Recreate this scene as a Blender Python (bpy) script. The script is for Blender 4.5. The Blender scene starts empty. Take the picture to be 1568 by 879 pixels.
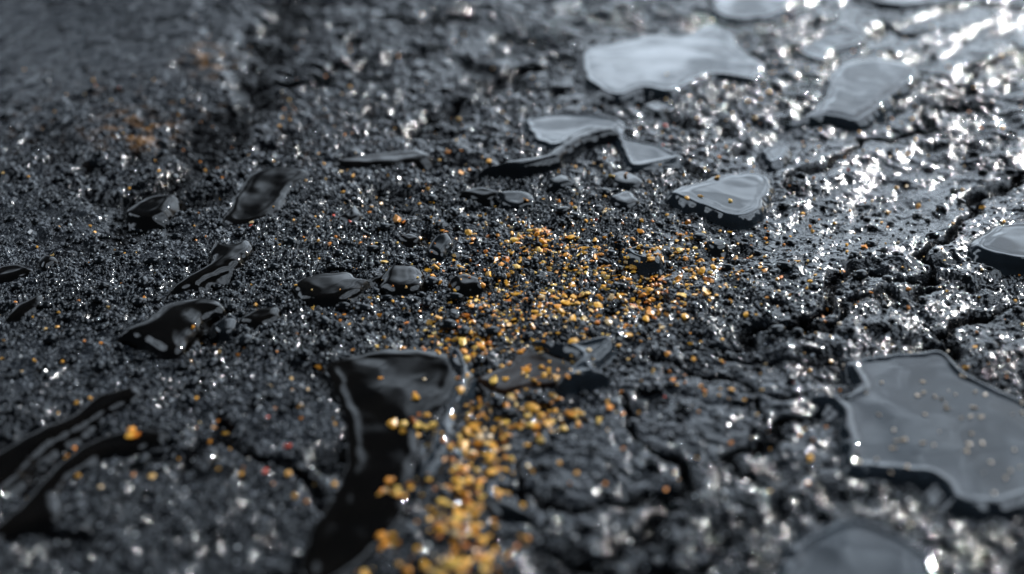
import bpy, math, numpy as np
rng=np.random.default_rng(7)
# ---------------- camera model (units: 1 = 10 cm) ----------------
PITCH=math.radians(32); LENS=40.0; T=18.0/LENS; CH=1.0
cp,sp=math.cos(PITCH),math.sin(PITCH)
def plan(px,py):
    px=np.asarray(px,float);py=np.asarray(py,float)
    u=(px-784)/784*T; v=-(py-440)/784*T
    dy=cp+v*sp; dz=-sp+v*cp
    t=-CH/dz
    return u*t, dy*t
def survey(x,y):
    d=y*cp+CH*sp; up=y*sp-CH*cp
    return 784+784/T*x/d, 440-784/T*up/d
# ---------------- noise ----------------
def _h(ix,iy,s):
    n=(ix.astype(np.int64)*374761393+iy.astype(np.int64)*668265263+s*974711)&0x7fffffff
    n=((n^(n>>13))*1274126177)&0x7fffffff
    n=((n^(n>>15))*2246822519)&0x7fffffff
    return (n^(n>>16))&0xffff
def perlin(x,y,s=0):
    ix=np.floor(x).astype(np.int64);iy=np.floor(y).astype(np.int64)
    fx=(x-ix);fy=(y-iy)
    u=fx*fx*fx*(fx*(fx*6-15)+10);v=fy*fy*fy*(fy*(fy*6-15)+10)
    def g(a,b,dx,dy):
        an=_h(ix+a,iy+b,s)*(2*math.pi/65536)
        return np.cos(an)*dx+np.sin(an)*dy
    a=g(0,0,fx,fy);b=g(1,0,fx-1,fy);c=g(0,1,fx,fy-1);d=g(1,1,fx-1,fy-1)
    return ((a+(b-a)*u)*(1-v)+(c+(d-c)*u)*v)*1.5
def fbm(x,y,o,s=0,g=0.5):
    r=0;a=1
    for i in range(o):
        r=r+a*perlin(x,y,s+i*17);x=x*2.03+3.1;y=y*2.03+1.7;a*=g
    return r
def voro(x,y,s=0):
    ix=np.floor(x).astype(np.int64);iy=np.floor(y).astype(np.int64)
    f1=np.full(x.shape,9.);f2=np.full(x.shape,9.);idn=np.zeros(x.shape)
    for a in(-1,0,1):
        for b in(-1,0,1):
            h1=_h(ix+a,iy+b,s)/65536.;h2=_h(ix+a,iy+b,s+91)/65536.
            d=np.hypot(ix+a+h1-x,iy+b+h2-y)
            m=d<f1
            f2=np.where(m,f1,np.minimum(f2,d));f1=np.where(m,d,f1);idn=np.where(m,h1*7.77%1,idn)
    return f1,f2,idn
def ss(a,b,x):
    t=np.clip((x-a)/(b-a),0,1);return t*t*(3-2*t)
def smooth_poly(pts,n=6):
    P=np.array(pts,float);N=len(P);out=[]
    for i in range(N):
        p0,p1,p2,p3=P[i-1],P[i],P[(i+1)%N],P[(i+2)%N]
        for k in range(n):
            t=k/n
            out.append(0.5*((2*p1)+(-p0+p2)*t+(2*p0-5*p1+4*p2-p3)*t*t+(-p0+3*p1-3*p2+p3)*t**3))
    return np.array(out)
def sdf(x,y,P):  # positive inside
    d=np.full(x.shape,1e9);ins=np.zeros(x.shape,bool);N=len(P)
    for i in range(N):
        ax,ay=P[i];bx,by=P[(i+1)%N]
        ex,ey=bx-ax,by-ay;L=ex*ex+ey*ey+1e-12
        t=np.clip(((x-ax)*ex+(y-ay)*ey)/L,0,1)
        d=np.minimum(d,(x-ax-ex*t)**2+(y-ay-ey*t)**2)
        if ay!=by:
            c=((ay>y)!=(by>y))&(x<(bx-ax)*(y-ay)/(by-ay)+ax)
            ins^=c
    d=np.sqrt(d);return np.where(ins,d,-d)
def polyline_d(x,y,P):
    d=np.full(x.shape,1e9)
    for i in range(len(P)-1):
        ax,ay=P[i];bx,by=P[i+1];ex,ey=bx-ax,by-ay;L=ex*ex+ey*ey+1e-12
        t=np.clip(((x-ax)*ex+(y-ay)*ey)/L,0,1)
        d=np.minimum(d,(x-ax-ex*t)**2+(y-ay-ey*t)**2)
    return np.sqrt(d)
# ---------------- water bodies ----------------
# (kind, outline, height, edge width)
W=[
('puddle',[(885,95),(905,78),(950,72),(1000,60),(1040,62),(1085,44),(1120,58),(1140,85),(1172,105),(1160,133),(1120,128),(1085,130),(1030,156),(985,152),(940,163),(897,140)],.014,.04),
('puddle',[(1085,12),(1120,-30),(1240,-40),(1225,10),(1180,35),(1110,38)],.014,.04),
('puddle',[(1300,-10),(1400,-30),(1480,-5),(1420,16),(1350,18)],.014,.04),
('puddle',[(1218,85),(1255,60),(1315,57),(1322,75),(1275,88),(1260,102)],.009,.03),
('puddle',[(1262,122),(1290,104),(1340,100),(1398,112),(1406,130),(1372,160),(1320,196),(1265,190),(1200,198),(1238,176),(1258,150)],.019,.045),
('puddle',[(800,186),(870,178),(950,190),(960,215),(1010,228),(1046,248),(1000,262),(960,262),(940,226),(905,210),(860,232),(820,225)],.006,.03),
('drop',[(735,272),(790,258),(830,250),(880,218),(925,208),(952,220),(925,226),(890,238),(850,264),(800,272)],.022,.022),
('puddle',[(1018,311),(1085,284),(1140,272),(1180,280),(1184,306),(1160,345),(1120,353),(1070,335)],.020,.035),
('puddle',[(1482,382),(1510,355),(1560,345),(1620,350),(1630,400),(1565,411),(1510,402)],.018,.035),
('puddle',[(1236,622),(1300,610),(1292,570),(1340,556),(1440,551),(1490,590),(1568,628),(1660,640),(1680,760),(1600,780),(1530,800),(1450,790),(1420,752),(1350,745),(1290,735),(1284,690),(1270,640)],.009,.022),
('puddle',[(1200,860),(1262,812),(1340,812),(1400,846),(1440,882),(1440,960),(1300,980),(1190,940)],.008,.03),
('puddle',[(948,397),(985,391),(1015,397),(1013,415),(985,421),(960,412)],.014,.02),
('puddle',[(1160,240),(1180,228),(1212,230),(1205,255),(1180,262),(1165,255)],.014,.03),
('drop',[(1078,382),(1098,375),(1113,384),(1096,393)],.010,.015),
('drop',[(838,283),(862,276),(882,290),(860,297),(842,295)],.012,.018),
('drop',[(930,276),(955,268),(985,282),(975,294),(945,290)],.008,.018),
('drop',[(760,300),(800,300),(822,314),(795,325),(765,315)],.008,.018),
('drop',[(935,308),(960,300),(980,315),(960,325),(940,320)],.008,.018),
('drop',[(980,172),(1005,166),(1022,178),(1000,186)],.010,.018),
('dark',[(178,519),(215,495),(245,474),(300,459),(336,464),(345,478),(318,492),(300,512),(280,542),(250,545),(222,528)],.019,.045),
('drop',[(322,502),(340,488),(360,492),(352,510),(335,514)],.009,.015),
('dark',[(446,440),(478,420),(535,417),(560,426),(590,418),(560,436),(532,455),(482,464)],.014,.035),
('dark',[(580,436),(598,408),(640,412),(645,440),(605,452)],.013,.03),
('dark',[(688,430),(712,424),(740,433),(738,448),(708,452),(692,444)],.013,.022),
('dark',[(250,454),(285,425),(318,402),(328,366),(345,374),(380,368),(384,388),(350,412),(300,436)],.012,.03),
('dark',[(346,335),(362,290),(385,262),(440,254),(470,262),(445,285),(425,318),(385,338)],.003,.03),
('dark',[(196,322),(225,300),(262,296),(255,318),(220,330)],.003,.025),
('dark',[(520,330),(545,312),(552,330),(535,340)],.008,.016),
('dark',[(368,488),(395,472),(428,470),(428,486),(395,498)],.007,.02),
('dark',[(55,398),(75,388),(88,398),(68,410)],.010,.02),
('dark',[(-20,430),(-5,408),(35,404),(50,415),(15,428)],.008,.02),
('dark',[(5,488),(20,468),(60,448),(64,460),(30,482)],.006,.015),
('dark',[(605,365),(625,358),(645,366),(625,374)],.008,.012),
('drop',[(655,385),(668,365),(690,360),(694,378),(675,396)],.012,.016),
('dark',[(515,245),(570,236),(640,230),(655,242),(590,252),(530,254)],.003,.02),
('dark',[(700,300),(740,290),(770,300),(745,310)],.006,.02),
('dark',[(-60,730),(20,672),(100,635),(150,604),(205,590),(212,606),(170,628),(110,662),(50,700),(-40,790)],.011,.022),
('dark',[(-60,830),(20,775),(85,706),(150,665),(215,654),(260,664),(215,685),(150,700),(90,742),(80,790),(20,812),(-60,860)],.008,.022),
('dark',[(500,560),(560,540),(620,536),(690,545),(700,580),(678,625),(640,660),(640,700),(612,780),(570,835),(500,880),(470,900),(470,830),(510,760),(535,690),(520,620)],.001,.02),
('puddle',[(686,545),(712,545),(724,580),(718,612),(700,650),(690,700),(660,735),(640,730),(662,660),(688,615),(700,580)],.014,.018),
('amber',[(730,585),(780,556),(812,530),(840,528),(862,545),(900,560),(872,586),(820,596),(770,606)],.002,.02),
('puddle',[(812,530),(870,538),(930,530),(945,545),(915,572),(935,590),(890,600),(850,605),(862,580),(880,560),(845,548)],.016,.018),
('drop',[(305,715),(318,692),(334,688),(326,712),(312,730)],.010,.015),
('drop',[(740,770),(775,765),(820,790),(800,800),(760,790)],.008,.015),
]
bodies=[]
for k,o,h,w in W:
    o=smooth_poly(o,5);x,y=plan(o[:,0],np.maximum(o[:,1],-120))
    bodies.append((k,np.stack([x,y],1),h,w))
CR=[
([(470,-20),(440,20),(410,70),(395,130),(340,190),(300,230),(262,262),(215,330)],.065,.024),
([(400,130),(470,128),(545,70)],.03,.016),
([(640,200),(700,160),(760,120),(830,110)],.03,.016),
([(1110,538),(1180,530),(1240,500),(1290,455),(1330,432),(1400,425),(1450,385),(1480,330),(1568,255)],.011,.021),
([(1180,490),(1250,520),(1300,490),(1360,470),(1420,440)],.007,.012),
([(1460,520),(1475,480),(1520,470),(1580,440)],.010,.016),
([(1320,60),(1350,45),(1400,60)],.03,.02),
([(1560,80),(1500,110),(1470,150),(1330,225),(1210,280)],.010,.011),
([(940,600),(1000,650),(1042,700),(1035,750),(1000,830),(900,870)],.010,.016),
([(1160,760),(1090,720),(1130,690),(1210,650),(1240,640)],.009,.014),
([(1000,560),(1090,590),(1180,610)],.006,.009),
([(360,640),(365,690),(440,700),(480,740),(540,740)],.011,.015),
([(760,720),(820,760),(960,790),(1010,770)],.006,.008),
([(350,680),(280,720),(260,740)],.008,.012),
]
crs=[]
for p,w,d in CR:
    p=np.array(p,float);x,y=plan(p[:,0],p[:,1]);crs.append((np.stack([x,y],1),w,d))
def blob(U,V,x,y,rx,ry,p=1.):
    return np.exp(-(((U-x)/rx)**2+((V-y)/ry)**2)**p)
def water_near(x,y,margin=.05):
    m=np.full(x.shape,-1.)
    for k,P,h,w in bodies:
        lo=P.min(0)-margin;hi=P.max(0)+margin
        s=(x>lo[0])&(x<hi[0])&(y>lo[1])&(y<hi[1])
        if s.any():
            idx=np.nonzero(s)
            d=sdf(x[idx],y[idx],P);m[idx]=np.maximum(m[idx],d)
    return m
def low(x,y):
    return .018*fbm(x*.9+5,y*.9,2,3)
def masks(x,y):
    U,V=survey(x,y)
    n=fbm(x*3,y*3,3,40)
    slab=np.zeros_like(x)
    for bx,by,rx,ry,a,p in [(80,70,250,120,.95,1),(880,730,150,110,.8,2),(1150,650,170,120,.8,2),(440,620,110,70,.8,2),(130,560,150,60,.55,2),(1340,320,190,130,.62,2),(150,370,200,60,.4,2),(1420,60,180,60,.8,2)]:
        slab=np.maximum(slab,a*blob(U,V,bx,by,rx,ry,p))
    slab=np.clip(slab+.35*n*(slab>.02),0,1)
    return U,V,slab
def ground(x,y):
    U,V,slab=masks(x,y)
    wn=water_near(x,y)
    wet=ss(-.012,.012,wn)
    z=low(x,y)
    wx=x+.05*fbm(x*6,y*6,3,11);wy=y+.05*fbm(x*6+9,y*6,3,12)
    crk=np.zeros_like(x)
    f1,f2,idn=voro(wx*3.3+.3,wy*3.3+.1,5)
    brk=ss(-.25,.35,fbm(x*3.1+7,y*3.1,2,14))
    pl=np.clip(ss(480,640,V)*.9+.2*ss(900,1150,U),0,1)
    e=np.exp(-((f2-f1)/.030)**2)*brk;crk=np.maximum(crk,pl*e)
    z+= pl*((idn-.5)*.010-.010*e)*(1-.8*wet)
    f1,f2,id2=voro(wx*8,wy*8,6)
    z+= (.25+.6*pl)*(.005*(id2-.5)-.004*np.exp(-((f2-f1)/.08)**2))*(1-.8*wet)*(1-.6*slab)
    a=math.radians(38);s=x*math.cos(a)+y*math.sin(a);t=-x*math.sin(a)+y*math.cos(a)
    dg=ss(1000,1250,U)*(1-.5*ss(560,700,V))
    z+=dg*(.018*perlin(s*1.2,t*6,21)+.009*np.abs(perlin(s*4,t*18,22)))*(1-.7*wet)
    for P,w,d in crs:
        lo=P.min(0)-.15;hi=P.max(0)+.15
        m=(x>lo[0])&(x<hi[0])&(y>lo[1])&(y<hi[1])
        if m.any():
            q=polyline_d(wx[m],wy[m],P);ww=w*(1+.8*fbm(x[m]*9,y[m]*9,2,31))
            k=np.exp(-(q/np.maximum(ww,.003))**2)*(1-wet[m])
            z[m]-=d*k;crk[m]=np.maximum(crk[m],np.clip(k*1.5,0,1))
    b=np.abs(fbm(x*14,y*14,2,50))
    amp=(1-.85*slab)*(1-.85*wet)
    z+=amp*.011*(b-.3)
    hol=ss(.25,.6,fbm(x*7+20,y*7,3,55));z-=amp*.012*hol;crk=np.maximum(crk,.85*hol*amp)
    g1,_,_=voro(x*70+fbm(x*30,y*30,2,61),y*70,62)
    g2,_,i2=voro(x*130+.7*perlin(x*60,y*60,64),y*130,63)
    patch=.40+.70*np.clip(1.6*fbm(x*4+3,y*4,2,66)+.5,0,1)
    patch*=(1-.5*ss(950,1300,U)*(1-ss(500,600,V)))*(1-.35*ss(560,700,V))
    z+=amp*patch*(.0052*(1-g1*1.3)+.0058*(i2)*(1-ss(.1,.75,g2)))
    z+=(.25+.75*amp)*.0010*fbm(x*150,y*150,1,70)
    z+=(.1+.9*(1-wet))*slab*.0018*fbm(x*40,y*40,4,75,.6)
    z-=.010*ss(0,.03,wn)
    return z,U,V,slab,crk
# ---------------- material helpers ----------------
def mat(name):
    m=bpy.data.materials.new(name);m.use_nodes=True
    nt=m.node_tree;b=nt.nodes['Principled BSDF'];return m,nt,b
def noise(nt,scale,detail=3,rough=.5):
    tc=nt.nodes.new('ShaderNodeTexCoord');n=nt.nodes.new('ShaderNodeTexNoise')
    n.inputs['Scale'].default_value=scale;n.inputs['Detail'].default_value=detail;n.inputs['Roughness'].default_value=rough
    nt.links.new(tc.outputs['Object'],n.inputs['Vector']);return n
def ramp(nt,fac,st):
    r=nt.nodes.new('ShaderNodeValToRGB');e=r.color_ramp.elements
    while len(e)<len(st): e.new(.5)
    for i,(p,c) in enumerate(st):
        e[i].position=p;e[i].color=(c[0],c[1],c[2],1)
    nt.links.new(fac,r.inputs[0]);return r
def ground_mat():
    m,nt,b=mat('wet_asphalt')
    L=nt.links.new
    at=nt.nodes.new('ShaderNodeAttribute');at.attribute_name='gmask'
    sep=nt.nodes.new('ShaderNodeSeparateColor');L(at.outputs['Color'],sep.inputs[0])
    n1=noise(nt,9,3,.6)
    c1=ramp(nt,n1.outputs[0],[(.3,(.002,.0023,.003)),(.55,(.004,.005,.0065)),(.75,(.010,.012,.015))])
    n2=noise(nt,170,1,.6)
    c2=ramp(nt,n2.outputs[0],[(.62,(0,0,0)),(.72,(.19,.21,.24))])
    mx=nt.nodes.new('ShaderNodeMix');mx.data_type='RGBA';mx.blend_type='ADD';mx.inputs[0].default_value=.5
    L(c1.outputs[0],mx.inputs[6]);L(c2.outputs[0],mx.inputs[7])
    ms=nt.nodes.new('ShaderNodeMix');ms.data_type='RGBA'
    L(sep.outputs[0],ms.inputs[0]);L(mx.outputs[2],ms.inputs[6])
    n3=noise(nt,25,4,.65)
    c3=ramp(nt,n3.outputs[0],[(.3,(.007,.008,.010)),(.7,(.028,.033,.039))]);L(c3.outputs[0],ms.inputs[7])
    mw=nt.nodes.new('ShaderNodeMix');mw.data_type='RGBA';L(sep.outputs[1],mw.inputs[0]);L(ms.outputs[2],mw.inputs[6]);mw.inputs[7].default_value=(.26,.12,.025,1)
    mk=nt.nodes.new('ShaderNodeMix');mk.data_type='RGBA';L(sep.outputs[2],mk.inputs[0]);L(mw.outputs[2],mk.inputs[6]);mk.inputs[7].default_value=(.002,.002,.0022,1)
    L(mk.outputs[2],b.inputs['Base Color'])
    r=nt.nodes.new('ShaderNodeMapRange');n4=noise(nt,30,2)
    L(n4.outputs[0],r.inputs[0]);r.inputs[1].default_value=.3;r.inputs[2].default_value=.7;r.inputs[3].default_value=.04;r.inputs[4].default_value=.12
    L(r.outputs[0],b.inputs['Roughness'])
    sm=nt.nodes.new('ShaderNodeMapRange');L(sep.outputs[2],sm.inputs[0]);sm.inputs[3].default_value=.55;sm.inputs[4].default_value=.08
    L(sm.outputs[0],b.inputs['Specular IOR Level'])
    b.inputs['IOR'].default_value=1.5
    bp=nt.nodes.new('ShaderNodeBump');bp.inputs['Strength'].default_value=.4;bp.inputs['Distance'].default_value=.003
    n5=noise(nt,240,1,.5);L(n5.outputs[0],bp.inputs['Height']);L(bp.outputs[0],b.inputs['Normal'])
    return m
def water_mat(name,col,ior,rough,scale=12,bs=.15,tr=0.):
    m,nt,b=mat(name)
    n=noise(nt,14,3);c=ramp(nt,n.outputs[0],[(.3,tuple(k*.6 for k in col)),(.7,tuple(min(1,k*1.4) for k in col))])
    nt.links.new(c.outputs[0],b.inputs['Base Color'])
    b.inputs['Transmission Weight'].default_value=tr
    b.inputs['IOR'].default_value=ior;b.inputs['Roughness'].default_value=rough
    bp=nt.nodes.new('ShaderNodeBump');bp.inputs['Strength'].default_value=bs;bp.inputs['Distance'].default_value=.01
    n5=noise(nt,scale,2,.5);nt.links.new(n5.outputs[0],bp.inputs['Height']);nt.links.new(bp.outputs[0],b.inputs['Normal'])
    return m
def mesh_obj(name,co,faces,k,mats,smooth=True,attr=None):
    me=bpy.data.meshes.new(name)
    me.vertices.add(len(co));me.vertices.foreach_set('co',np.asarray(co,np.float32).ravel())
    F=np.asarray(faces,np.int32);me.loops.add(F.size);me.loops.foreach_set('vertex_index',F.ravel())
    me.polygons.add(len(F));me.polygons.foreach_set('loop_start',np.arange(0,F.size,k,dtype=np.int32))
    me.polygons.foreach_set('loop_total',np.full(len(F),k,np.int32))
    me.polygons.foreach_set('use_smooth',np.full(len(F),smooth,bool))
    for m in mats: me.materials.append(m)
    me.update(calc_edges=True)
    if attr is not None:
        a=me.attributes.new(attr[0],'FLOAT_COLOR','POINT');a.data.foreach_set('color',np.asarray(attr[1],np.float32).ravel())
    o=bpy.data.objects.new(name,me);bpy.context.scene.collection.objects.link(o);return o
def quads(nr,nc):
    i=np.arange(nr*nc).reshape(nr,nc)
    return np.stack([i[:-1,:-1],i[:-1,1:],i[1:,1:],i[1:,:-1]],-1).reshape(-1,4)
# ---------------- ground ----------------
NR,NC=1250,1350
yy=.72*(4.4/.72)**(np.linspace(0,1,NR))
xx=np.linspace(-1,1,NC)
Y=np.repeat(yy[:,None],NC,1);X=xx[None,:]*(0.47*Y+.33)
Z,U,V,slab,crk=ground(X,Y)
warm=.9*blob(U,V,215,200,50,20)+.9*blob(U,V,320,95,32,20)+.2*blob(U,V,300,180,300,60)*(fbm(X*30,Y*30,2,90)>.3)
warm=np.clip(warm*(.3+1.3*fbm(X*25,Y*25,2,91)),0,1)
col=np.stack([slab,warm,crk,np.ones_like(slab)],-1)
gm=ground_mat()
g=mesh_obj('asphalt_ground',np.stack([X,Y,Z],-1).reshape(-1,3),quads(NR,NC),4,[gm],True,('gmask',col.reshape(-1,4)))
def outer():
    r=np.concatenate([[0.],np.geomspace(1,3000,60)]);th=np.linspace(0,2*math.pi,97)
    R,TH=np.meshgrid(r,th,indexing='ij')
    x=R*np.cos(TH);y=2+R*np.sin(TH);z=-.09+.012*fbm(x*2,y*2,2,8)*np.exp(-R/20)
    mesh_obj('outlying_ground',np.stack([x,y,z],-1).reshape(-1,3),quads(len(r),len(th)),4,[gm])
outer()
# ---------------- water ----------------
mats={'puddle':water_mat('puddle_water',(.013,.018,.023),1.62,.01,8,.35),  # same water, base colour and IOR raised for a brighter sky reflection
 'drop':water_mat('clear_drop_water',(.003,.004,.005),1.5,.01,14,.2),
 'dark':water_mat('dark_reflection_water',(.002,.0016,.0012),1.42,.01,11,.3),  # clear water; its dark reflection is put into colour and lower IOR
 'amber':water_mat('amber_water',(.009,.004,.0015),1.42,.03,16,.25)}
names={'puddle':'water_puddle','drop':'water_drop','dark':'dark_water_drop','amber':'amber_water_pool'}
def wheight(x,y,P,h,w,seed,kind=''):
    d=sdf(x,y,P)+.005*fbm(x*22,y*22,2,seed)
    t=np.clip(d/w,0,1)
    prof=h*np.sqrt(1-(1-t)**2)
    z=low(x,y)+.003+prof+np.where(d<0,d*1.2,0)
    z+=t*(.0022*perlin(x*11,y*11,seed+3)+.0010*perlin(x*24,y*24,seed+5)*(kind!='puddle'))
    # raised meniscus along the rim of the shallow pools
    if kind=='puddle': z+=.0028*np.exp(-((d-.014)/.006)**2)
    if kind=='dark': z+=.0009*np.exp(-((d-.012)/.007)**2)
    return z,d
for i,(k,P,h,w) in enumerate(bodies):
    lo=P.min(0)-.03;hi=P.max(0)+.03;s=(hi-lo)
    st=max(.0022,math.sqrt(s[0]*s[1]/90000))
    nx=int(s[0]/st)+2;ny=int(s[1]/st)+2
    gx,gy=np.meshgrid(np.linspace(lo[0],hi[0],nx),np.linspace(lo[1],hi[1],ny))
    z,d=wheight(gx,gy,P,h,w,100+i,k)
    q=quads(ny,nx);keep=(d.ravel()[q]>-.018).any(1);q=q[keep]
    u,inv=np.unique(q,return_inverse=True);co=np.stack([gx,gy,z],-1).reshape(-1,3)[u]
    mesh_obj(names[k],co,inv.reshape(-1,4),4,[mats[k]])
# ---------------- flakes / grit ----------------
def height_at(x,y):
    z=ground(x,y)[0]
    for i,(k,P,h,w) in enumerate(bodies):
        lo=P.min(0);hi=P.max(0);m=(x>lo[0])&(x<hi[0])&(y>lo[1])&(y<hi[1])
        if m.any():
            zz,_=wheight(x[m],y[m],P,h,w,100+i,k);z[m]=np.maximum(z[m],zz)
    return z
import bmesh
def ico(sub):
    bm=bmesh.new();bmesh.ops.create_icosphere(bm,subdivisions=sub,radius=1);bv=np.array([v.co[:] for v in bm.verts]);bf=np.array([[v.index for v in f.verts] for f in bm.faces]);bm.free();return bv,bf
def scatter(name,px,py,size,colors,m,flat=.5,sink=.2,jit=.28,sub=1,smooth=False,tilt=.35,dry=False):
    x,y=plan(px,py)
    if dry:
        k=water_near(x,y)<-.005;x,y,size,colors=x[k],y[k],size[k],colors[k]
    bv,bf=ico(sub)
    n=len(x);z=height_at(x,y)
    s=size[:,None,None]*np.stack([rng.uniform(.7,1.3,n),rng.uniform(.6,1.,n),rng.uniform(.6,1.1,n)*flat],1)[:,None,:]
    v=bv[None]*(1+jit*rng.standard_normal((n,len(bv),1)))*s
    a=rng.uniform(0,2*math.pi,n);tl=rng.normal(0,1,n)*tilt
    ct,st=np.cos(tl)[:,None],np.sin(tl)[:,None]
    vy=v[:,:,1]*ct-v[:,:,2]*st;vz=v[:,:,1]*st+v[:,:,2]*ct;vx=v[:,:,0]
    ca,sa=np.cos(a)[:,None],np.sin(a)[:,None]
    P=np.stack([vx*ca-vy*sa+x[:,None],vx*sa+vy*ca+y[:,None],vz+(z+size*flat*sink)[:,None]],-1)
    F=(bf[None]+np.arange(n)[:,None,None]*len(bv)).reshape(-1,3)
    C=np.repeat(np.concatenate([colors,np.ones((n,1))],1)[:,None],len(bv),1)
    return mesh_obj(name,P.reshape(-1,3),F,3,[m],smooth,('chip',C.reshape(-1,4)))
def chip_mat(name,rough,ior=1.5):
    m,nt,b=mat(name);at=nt.nodes.new('ShaderNodeAttribute');at.attribute_name='chip'
    n=noise(nt,200,2);r=ramp(nt,n.outputs[0],[(.3,(.6,.55,.5)),(.7,(1,1,1))])
    mx=nt.nodes.new('ShaderNodeMix');mx.data_type='RGBA';mx.blend_type='MULTIPLY';mx.inputs[0].default_value=1
    nt.links.new(at.outputs['Color'],mx.inputs[6]);nt.links.new(r.outputs[0],mx.inputs[7]);nt.links.new(mx.outputs[2],b.inputs['Base Color'])
    b.inputs['Roughness'].default_value=rough;b.inputs['IOR'].default_value=ior;return m
def gauss(n,cx,cy,sx,sy,rot=0):
    a=rng.normal(0,sx,n);b=rng.normal(0,sy,n);c,s=math.cos(rot),math.sin(rot)
    return np.stack([cx+a*c-b*s,cy+a*s+b*c],1)
G=[gauss(270,880,425,85,34,.12),gauss(220,960,455,75,34,-.15),gauss(170,775,478,50,28),gauss(110,1050,415,42,28),gauss(120,830,380,40,13),
   gauss(55,700,510,36,16),gauss(70,740,530,28,22),gauss(260,860,440,200,85),
   gauss(110,800,640,55,20),gauss(120,735,680,30,36,.3),gauss(18,640,655,16,14),gauss(58,700,745,32,26),gauss(95,700,810,30,32),gauss(80,700,870,38,22),
   gauss(12,600,748,14,8),gauss(7,600,826,14,6),gauss(6,800,835,14,10),gauss(4,558,862,8,6),gauss(5,200,668,10,5),gauss(4,330,648,12,6),gauss(5,100,690,14,10),
   gauss(30,850,575,30,12),gauss(60,1430,680,75,55)]
G=np.concatenate(G)
n=len(G);sz=rng.lognormal(math.log(.0036),.40,n);sz*=np.where(G[:,1]>600,1.12,1.);sz=np.minimum(sz,.009)
base=np.array([[.95,.48,.04],[.9,.36,.02],[.95,.62,.13],[.8,.24,.015],[.85,.62,.32]])
C=base[rng.choice(5,n,p=[.42,.27,.15,.10,.06])]*rng.uniform(.75,1.02,(n,1))
pale=G[:,0]>1250;C[pale]=np.array([.55,.45,.33])
sz[pale]=np.minimum(sz[pale],.0035)
scatter('gold_flakes',G[:,0],G[:,1],sz,np.clip(C,0,1),chip_mat('gold_flake',.35),.5,.6)
S=np.concatenate([gauss(600,900,330,280,130),np.stack([rng.uniform(-50,1620,520),rng.uniform(60,760,520)],1)])
S=S[(S[:,1]>20)];n=len(S)
C=np.array([[.9,.45,.06],[.85,.30,.03],[.75,.08,.03],[.85,.55,.2]])[rng.choice(4,n,p=[.5,.3,.03,.17])]
scatter('orange_specks',S[:,0],S[:,1],rng.lognormal(math.log(.0028),.3,n),C,chip_mat('orange_speck',.35),.7,.5,dry=True)
S=np.concatenate([gauss(7600,620,400,340,110),np.stack([rng.uniform(-80,1650,2600),rng.uniform(40,900,2600)],1)])
S=S[(S[:,1]>20)];n=len(S)
C=np.array([.56,.61,.66])*rng.uniform(.1,1.3,(n,1))**1.3
scatter('quartz_grit',S[:,0],S[:,1],rng.lognormal(math.log(.0014),.4,n),np.clip(C,0,.85),chip_mat('quartz',.15,1.6),.9,.7,dry=True)
# small water beads
S=np.concatenate([gauss(2600,620,420,400,140),gauss(900,300,400,240,120),np.stack([rng.uniform(-80,1650,2600),rng.uniform(20,900,2600)],1)])
S=S[(S[:,1]>20)];n=len(S)
scatter('water_beads',S[:,0],S[:,1],np.minimum(rng.lognormal(math.log(.0038),.55,n),.014),np.ones((n,3)),mats['drop'],.6,.45,jit=.03,sub=2,smooth=True,tilt=.1,dry=True)
# ---------------- light ----------------
AZ,EL=math.radians(44),math.radians(27)
w=bpy.data.worlds.new('World');bpy.context.scene.world=w;w.use_nodes=True
nt=w.node_tree;bg=nt.nodes['Background'];sk=nt.nodes.new('ShaderNodeTexSky');sk.sky_type='NISHITA';sk.sun_disc=False
sk.sun_elevation=EL;sk.sun_rotation=AZ;sk.air_density=1.3;sk.dust_density=.8
L=nt.links.new
tc=nt.nodes.new('ShaderNodeTexCoord')
nrm=nt.nodes.new('ShaderNodeVectorMath');nrm.operation='NORMALIZE';L(tc.outputs['Generated'],nrm.inputs[0])
def toward(az,el,a,b,k=1.):
    dt=nt.nodes.new('ShaderNodeVectorMath');dt.operation='DOT_PRODUCT';L(nrm.outputs[0],dt.inputs[0])
    ca,ce=math.radians(az),math.radians(el);dt.inputs[1].default_value=(math.sin(ca)*math.cos(ce),math.cos(ca)*math.cos(ce),math.sin(ce))
    mp=nt.nodes.new('ShaderNodeMapRange');mp.interpolation_type='SMOOTHSTEP';L(dt.outputs['Value'],mp.inputs[0]);mp.inputs[1].default_value=a;mp.inputs[2].default_value=b;mp.inputs[4].default_value=k
    return mp.outputs[0]
def m2(op,a,b):
    n=nt.nodes.new('ShaderNodeMath');n.operation=op;L(a,n.inputs[0]);L(b,n.inputs[1]);return n.outputs[0]
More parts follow.
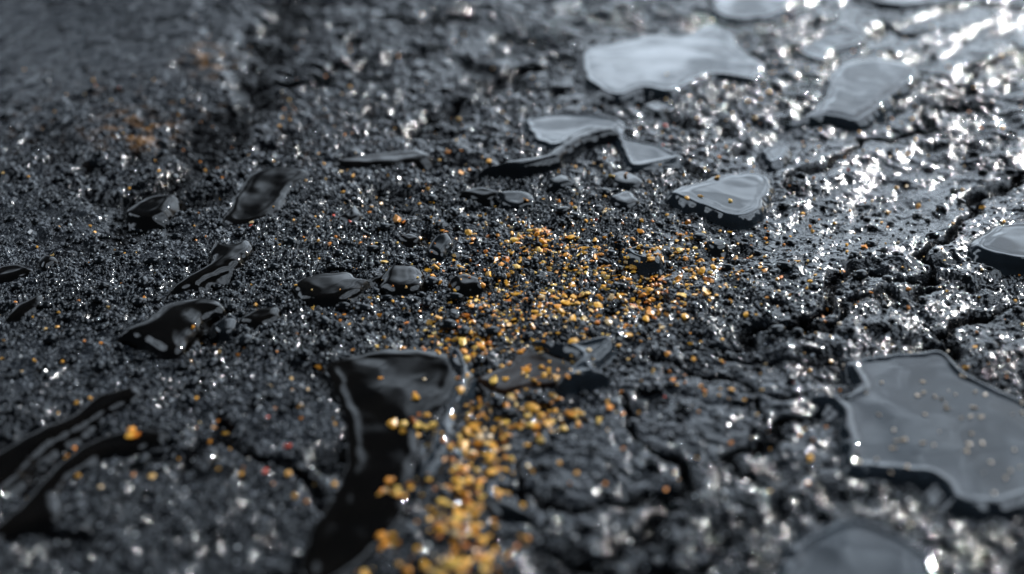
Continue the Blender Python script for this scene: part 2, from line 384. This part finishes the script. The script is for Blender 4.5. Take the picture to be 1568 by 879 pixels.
# sky darkened outside the bright area, added so left-hand water reflects dark
mp0=toward(28,18,.78,.93)
dk=nt.nodes.new('ShaderNodeMix');dk.data_type='RGBA';L(mp0,dk.inputs[0]);dk.inputs[6].default_value=(.75,.95,1.2,1);L(sk.outputs[0],dk.inputs[7])
# bright sky areas shaped for reflections; side ones added for water rim highlights
br=toward(20,19,.82,.955)
br=m2('MAXIMUM',br,toward(84,44,.90,.925,1.))
br=m2('MAXIMUM',br,toward(-72,38,.94,.96,1.))
br=m2('MAXIMUM',br,toward(-34,4,.93,.99,.4))
cn=nt.nodes.new('ShaderNodeTexNoise');cn.inputs['Scale'].default_value=6.5;cn.inputs['Detail'].default_value=5;L(nrm.outputs[0],cn.inputs['Vector'])
cr=nt.nodes.new('ShaderNodeMapRange');L(cn.outputs[0],cr.inputs[0]);cr.inputs[1].default_value=.38;cr.inputs[2].default_value=.57;cr.inputs[3].default_value=.40
mu=m2('MULTIPLY',br,cr.outputs[0])
mx=nt.nodes.new('ShaderNodeMix');mx.data_type='RGBA';L(mu,mx.inputs[0]);L(dk.outputs[2],mx.inputs[6]);mx.inputs[7].default_value=(49,57,66,1)
L(mx.outputs[2],bg.inputs[0]);bg.inputs[1].default_value=.05
ld=bpy.data.lights.new('sun','SUN');ld.energy=4.4;ld.angle=math.radians(.8);ld.color=(1,.99,.98)
lo=bpy.data.objects.new('sun',ld);bpy.context.scene.collection.objects.link(lo)
from mathutils import Vector
sd=Vector((math.sin(AZ)*math.cos(EL),math.cos(AZ)*math.cos(EL),math.sin(EL)))
lo.rotation_euler=sd.to_track_quat('Z','Y').to_euler();lo.location=sd*20
# ---------------- camera ----------------
cd=bpy.data.cameras.new('camera');cam=bpy.data.objects.new('camera',cd);bpy.context.scene.collection.objects.link(cam)
cam.location=(0,0,CH);cam.rotation_euler=(math.pi/2-PITCH,0,0);cd.lens=LENS;cd.sensor_width=36
cd.clip_start=.01;cd.clip_end=5000
fx,fy=plan(784,400);cd.dof.use_dof=True;cd.dof.focus_distance=float(fy)*cp+sp;cd.dof.aperture_fstop=.95
bpy.context.scene.camera=cam
sc=bpy.context.scene;sc.view_settings.view_transform='Standard';sc.view_settings.look='None';sc.view_settings.exposure=0
